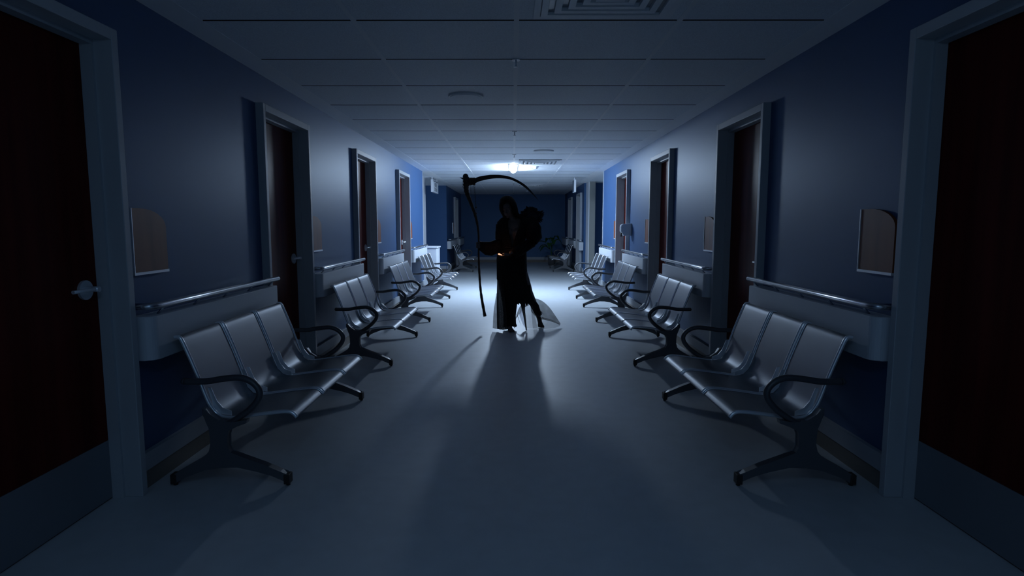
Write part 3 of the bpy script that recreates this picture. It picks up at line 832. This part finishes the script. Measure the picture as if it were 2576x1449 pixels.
# feather mantle over the shoulder on the viewer's right
bm = bmesh.new()
rnd = random.Random(11)
C0 = Vector((0.235, 0.06, 1.50))
add_ball(bm, C0 + Vector((0.01, 0, 0.01)), (0.125, 0.09, 0.115), 16, 10)
def feather(bm, base, dirv, ln, w):
    dirv = dirv.normalized(); s = dirv.cross(Vector((0, 1, 0.2))).normalized(); nrm = s.cross(dirv).normalized()
    prev = None
    for i in range(6):
        t = i / 5
        c = base + dirv * ln * t + Vector((0, 0, -0.25 * ln * t * t))
        ww = w * sin(pi * (0.12 + 0.88 * t)) ** 0.7 if i < 5 else 0.0008
        cur = [bm.verts.new(c - s * ww), bm.verts.new(c + nrm * ww * 0.25 + nrm * 0.002), bm.verts.new(c + s * ww), bm.verts.new(c - nrm * 0.002)]
        if prev:
            for k in range(4): bm.faces.new([prev[k], prev[(k + 1) % 4], cur[(k + 1) % 4], cur[k]])
        else: bm.faces.new(cur)
        prev = cur
    bm.faces.new(prev[::-1])
for k in range(150):
    th_ = rnd.uniform(-0.3, pi + 0.05); ph = rnd.uniform(-1.3, 1.3)
    d = Vector((cos(th_) * cos(ph * 0.6), -sin(ph) * 0.9, sin(th_) * cos(ph * 0.5)))
    base = C0 + Vector((d.x * 0.095, d.y * 0.07, d.z * 0.095))
    feather(bm, base, d + Vector((rnd.uniform(-.45, .45), rnd.uniform(-.4, .4), rnd.uniform(-.3, .35))), rnd.uniform(0.045, 0.085), rnd.uniform(0.008, 0.014))
for dx, dz, ln in ((-0.04, 0.10, 0.085), (-0.02, 0.11, 0.07), (0.02, 0.10, 0.07), (0.10, 0.07, 0.08), (0.11, 0.05, 0.075), (0.12, 0.03, 0.06), (0.0, 0.11, 0.065)):
    feather(bm, C0 + Vector((dx, -0.01, dz - 0.02)), Vector((dx * 1.2 + rnd.uniform(-.03, .03), 0, 0.11)), ln + 0.02, 0.014)
obj('feather_mantle', bm, M['feather'], person)
# jewelled plate on the chest
bm = bmesh.new()
for i in range(15):
    t = i / 14
    for s in (-1, 1):
        add_ball(bm, (0.0 + s * 0.052 * (1 - t) ** 0.6 + 0.01, -0.118 - 0.022 * sin(pi * t), 1.40 - 0.17 * t), 0.0042, 6, 5)
obj('necklace', bm, M['legm'], person)
# sheer layers of the robe: curved sheets
def sheet(name, grid, m, th=0.002):
    bm = bmesh.new()
    vv = [[bm.verts.new(p) for p in row] for row in grid]
    for i in range(len(vv) - 1):
        for j in range(len(vv[0]) - 1): bm.faces.new([vv[i][j], vv[i][j + 1], vv[i + 1][j + 1], vv[i + 1][j]])
    o = obj(name, bm, m, person, smooth=True)
    if th: mod(o, 'SOLIDIFY', thickness=th, offset=0)
    return o
def edge_grid(left, right, n=8, bulge=0.0):
    """left/right: same-length lists of points down both edges"""
    L = smooth_path(left, 4); R_ = smooth_path(right, 4)
    g_ = []
    for a, b_ in zip(L, R_):
        g_.append([a.lerp(b_, k / n) + Vector((0, -bulge * sin(pi * k / n) + 0.008 * sin(6 * pi * k / n), 0)) for k in range(n + 1)])
    return g_
sheet('lace_panel', edge_grid([(-0.205, 0.0, 0.80), (-0.216, -0.02, 0.48), (-0.216, -0.04, 0.28), (-0.212, -0.04, 0.03)],
                              [(-0.120, -0.10, 0.80), (-0.110, -0.12, 0.48), (-0.090, -0.13, 0.28), (-0.070, -0.13, 0.04)], 10, 0.05), M['lace'])
sheet('sheer_panel', edge_grid([(-0.222, 0.02, 0.50), (-0.240, 0.0, 0.38), (-0.258, -0.02, 0.26), (-0.270, -0.03, 0.04)],
                               [(-0.200, -0.02, 0.50), (-0.196, -0.04, 0.38), (-0.190, -0.06, 0.26), (-0.180, -0.07, 0.03)], 6, 0.02), M['sheer'])
# the train billowing behind the raised foot
sheet('sheer_train', edge_grid([(0.225, 0.14, 0.410), (0.315, 0.18, 0.408), (0.405, 0.22, 0.368), (0.500, 0.24, 0.280), (0.575, 0.24, 0.175), (0.655, 0.22, 0.055)],
                               [(0.245, 0.06, 0.250), (0.295, 0.06, 0.190), (0.345, 0.08, 0.150), (0.420, 0.10, 0.130), (0.520, 0.14, 0.100), (0.650, 0.21, 0.040)], 8, -0.05), M['sheer'])
sheet('train_lining', edge_grid([(0.245, 0.10, 0.270), (0.345, 0.14, 0.170), (0.440, 0.17, 0.145), (0.540, 0.20, 0.110), (0.652, 0.225, 0.048)],
                                [(0.270, 0.08, 0.012), (0.380, 0.09, 0.006), (0.470, 0.10, 0.006), (0.570, 0.14, 0.010), (0.645, 0.20, 0.030)], 6, 0.0), M['veil'])
sheet('sheer_band', edge_grid([(0.040, 0.10, 0.170), (0.082, 0.10, 0.290), (0.130, 0.10, 0.350), (0.215, 0.10, 0.380)],
                              [(0.020, 0.09, 0.110), (0.085, 0.09, 0.215), (0.128, 0.09, 0.280), (0.215, 0.09, 0.330)], 4, 0.0), M['sheer'])
sheet('sheer_veil', edge_grid([(0.150, 0.16, 0.360), (0.165, 0.16, 0.180), (0.188, 0.15, 0.004)],
                              [(0.240, 0.16, 0.360), (0.290, 0.18, 0.200), (0.335, 0.17, 0.004)], 6, 0.02), M['veil'])
sheet('sheer_ribbon', edge_grid([(0.085, -0.10, 0.430), (0.118, -0.12, 0.290), (0.136, -0.12, 0.215), (0.170, -0.12, 0.020)],
                                [(0.160, -0.10, 0.430), (0.158, -0.12, 0.300), (0.164, -0.12, 0.230), (0.185, -0.12, 0.020)], 5, 0.0), M['lace'])
sheet('satin_strip', edge_grid([(0.112, 0.06, 0.275), (0.084, 0.05, 0.215), (0.128, 0.03, 0.090), (0.172, 0.01, 0.022)],
                               [(0.122, 0.06, 0.275), (0.140, 0.05, 0.200), (0.164, 0.03, 0.110), (0.184, 0.01, 0.040)], 4, 0.0), M['satin'], 0)
# torn tatters hanging at the hem
bm = bmesh.new()
for (x, y, z, dx, ln, w) in ((0.05, -0.10, 0.24, 0.06, 0.17, 0.004), (0.38, 0.14, 0.24, 0.04, 0.05, 0.006), (0.40, 0.15, 0.16, 0.05, 0.05, 0.006), (-0.10, -0.08, 0.06, 0.08, 0.04, 0.02)):
    v = [bm.verts.new((x - w, y, z)), bm.verts.new((x + w, y, z)), bm.verts.new((x + dx, y - 0.01, z - ln)), bm.verts.new((x, y + 0.006, z))]
    for f in ((0, 1, 2), (1, 3, 2), (3, 0, 2), (0, 3, 1)): bm.faces.new([v[i] for i in f])
obj('hem_tatters', bm, M['robe'], person)

# ------------------------------------------------------------------ scythe
sc = empty('scythe', (-0.452, PY - 0.05, 0.20))
tag(sc, 'tall dark scythe with crooked shaft and long curved blade, held by the hooded person', 'scythe')
O = Vector((-0.452, 0, 0.20))
sn = [(-0.373, 0.20), (-0.421, 0.486), (-0.443, 0.757), (-0.452, 1.028), (-0.452, 1.298), (-0.487, 1.512), (-0.556, 1.707), (-0.602, 1.831), (-0.612, 1.93), (-0.615, 2.02)]
rr = [0.022, 0.0165, 0.014, 0.0125, 0.013, 0.017, 0.023, 0.030, 0.036, 0.034]
path = smooth_path([(x + 0.452, 0, z - 0.20) for x, z in sn], 8)
rs_ = interp(rr, 8)
rnd = random.Random(4)
rs_ = [r * (1 + 0.10 * sin(i * 1.9) + rnd.uniform(-.05, .05)) for i, r in enumerate(rs_)]
bm = bmesh.new(); add_tube(bm, path, rs_, 14); obj('shaft', bm, M['shaft'], sc)
up_ = [(-0.600, 2.005), (-0.539, 1.992), (-0.43, 2.033), (-0.252, 2.055), (-0.075, 2.038), (0.068, 1.981), (0.193, 1.894), (0.334, 1.726)]
lo_ = [(-0.600, 1.915), (-0.529, 1.925), (-0.431, 1.971), (-0.252, 2.006), (-0.075, 2.001), (0.049, 1.957), (0.173, 1.874), (0.334, 1.724)]
A = smooth_path([(x + 0.452, 0, z - 0.20) for x, z in up_], 6); B_ = smooth_path([(x + 0.452, 0, z - 0.20) for x, z in lo_], 6)
bm = bmesh.new(); prev = None
for i, (a, b_) in enumerate(zip(A, B_)):
    t = i / (len(A) - 1); th = 0.010 * (1 - t) + 0.0012
    m1 = a.lerp(b_, 0.12); m2 = a.lerp(b_, 0.35)
    row = [bm.verts.new(a + Vector((0, -th * 0.5, 0))), bm.verts.new(m1 + Vector((0, -th, 0))), bm.verts.new(m2 + Vector((0, -th * 0.45, 0))), bm.verts.new(b_),
           bm.verts.new(m2 + Vector((0, th * 0.45, 0))), bm.verts.new(m1 + Vector((0, th, 0))), bm.verts.new(a + Vector((0, th * 0.5, 0)))]
    if prev:
        for k in range(7): bm.faces.new([prev[k], prev[(k + 1) % 7], row[(k + 1) % 7], row[k]])
    else: bm.faces.new(row)
    prev = row
bm.faces.new(prev[::-1])
obj('blade', bm, M['iron'], sc)
# carved head piece: knob, jaw, spike and lashings
bm = bmesh.new()
add_ball(bm, (-0.163, 0, 1.830), (0.038, 0.036, 0.040)); add_ball(bm, (-0.150, 0, 1.790), (0.048, 0.036, 0.045)); add_ball(bm, (-0.115, 0, 1.765), (0.050, 0.030, 0.040))
add_ball(bm, (-0.150, 0, 1.735), (0.038, 0.032, 0.045))
obj('carved_head', bm, M['iron'], sc)
bm = bmesh.new(); add_tube(bm, [(-0.185, 0, 1.803), (-0.215, 0, 1.812), (-0.240, 0, 1.820)], [0.014, 0.008, 0.001], 10); obj('spike', bm, M['iron'], sc)
for i in range(4):
    bm = bmesh.new(); xx = -0.098 + i * 0.017
    pts = [(xx, 0.018 * sin(a), 1.770 + 0.038 * cos(a)) for a in [2 * pi * k / 20 for k in range(21)]]
    add_tube(bm, pts, 0.011, 8, caps=False); obj('lashing', bm, M['shaft'], sc)
def chain(x, ztop, zbot, sway, bead):
    bm = bmesh.new()
    n_ = int((ztop - zbot) / 0.014)
    for i in range(n_):
        t = i / max(1, n_ - 1); c = (x + sway * t, 0.0, ztop + (zbot - ztop) * t)
        pts = []
        for k in range(9):
            a = 2 * pi * k / 8
            if i % 2: pts.append((c[0] + 0.0035 * sin(a), 0, c[2] + 0.0085 * cos(a)))
            else: pts.append((c[0], 0.0035 * sin(a), c[2] + 0.0085 * cos(a)))
        add_tube(bm, pts, 0.0014, 5, caps=False)
    if bead: add_ball(bm, (x + sway, 0, zbot - 0.012), 0.011, 10, 8)
    obj('chain', bm, M['iron'], sc)
chain(-0.205, 1.795, 1.70, 0.004, False)
chain(-0.100, 1.735, 1.60, 0.004, False)
chain(-0.058, 1.730, 1.445, 0.028, True)
chain(-0.046, 1.735, 1.365, 0.018, True)

# the ember in the palm
bm = bmesh.new()
add_ball(bm, (-0.010, 0, 0.007), (0.014, 0.011, 0.009), 12, 8); add_ball(bm, (0.004, -0.002, 0.001), (0.014, 0.011, 0.008), 12, 8); add_ball(bm, (0.018, -0.004, -0.005), (0.011, 0.010, 0.008), 12, 8)
for v in bm.verts: v.co += Vector((random.uniform(-1, 1), random.uniform(-1, 1), random.uniform(-1, 1))) * 0.0015
em = obj('glowing_ember', bm, M['ember'], smooth=True, loc=(-0.170, PY - 0.262, 1.030))
tag(em, 'tiny glowing orange ember held in the hooded person\'s hand', 'ember')

lt = bpy.data.lights.new('ember_light', 'POINT'); lt.energy = 0.16; lt.color = (1.0, 0.42, 0.16); lt.shadow_soft_size = 0.012
lo = bpy.data.objects.new('ember_light', lt); lo.location = (0.0, -0.035, 0.030); link(lo, em)

# ------------------------------------------------------------------ world, camera, view
w = bpy.data.worlds.new('world'); S.world = w; w.use_nodes = True
w.node_tree.nodes['Background'].inputs[0].default_value = (0.155, 0.285, 0.46, 1)
w.node_tree.nodes['Background'].inputs[1].default_value = 0.28

cam = bpy.data.cameras.new('camera'); co = bpy.data.objects.new('camera', cam); COL.objects.link(co)
co.location = (0, 0, 1.4)
co.rotation_euler = (radians(90 - 6.05), 0, radians(0.1))
cam.sensor_width = 36; cam.lens = 1483 / 2576 * 36; cam.clip_end = 100; cam.clip_start = 0.02
S.camera = co
S.view_settings.view_transform = 'Standard'; S.view_settings.look = 'None'
S.view_settings.gamma = 1.0; S.view_settings.use_curve_mapping = False
S.view_settings.exposure = 0.2
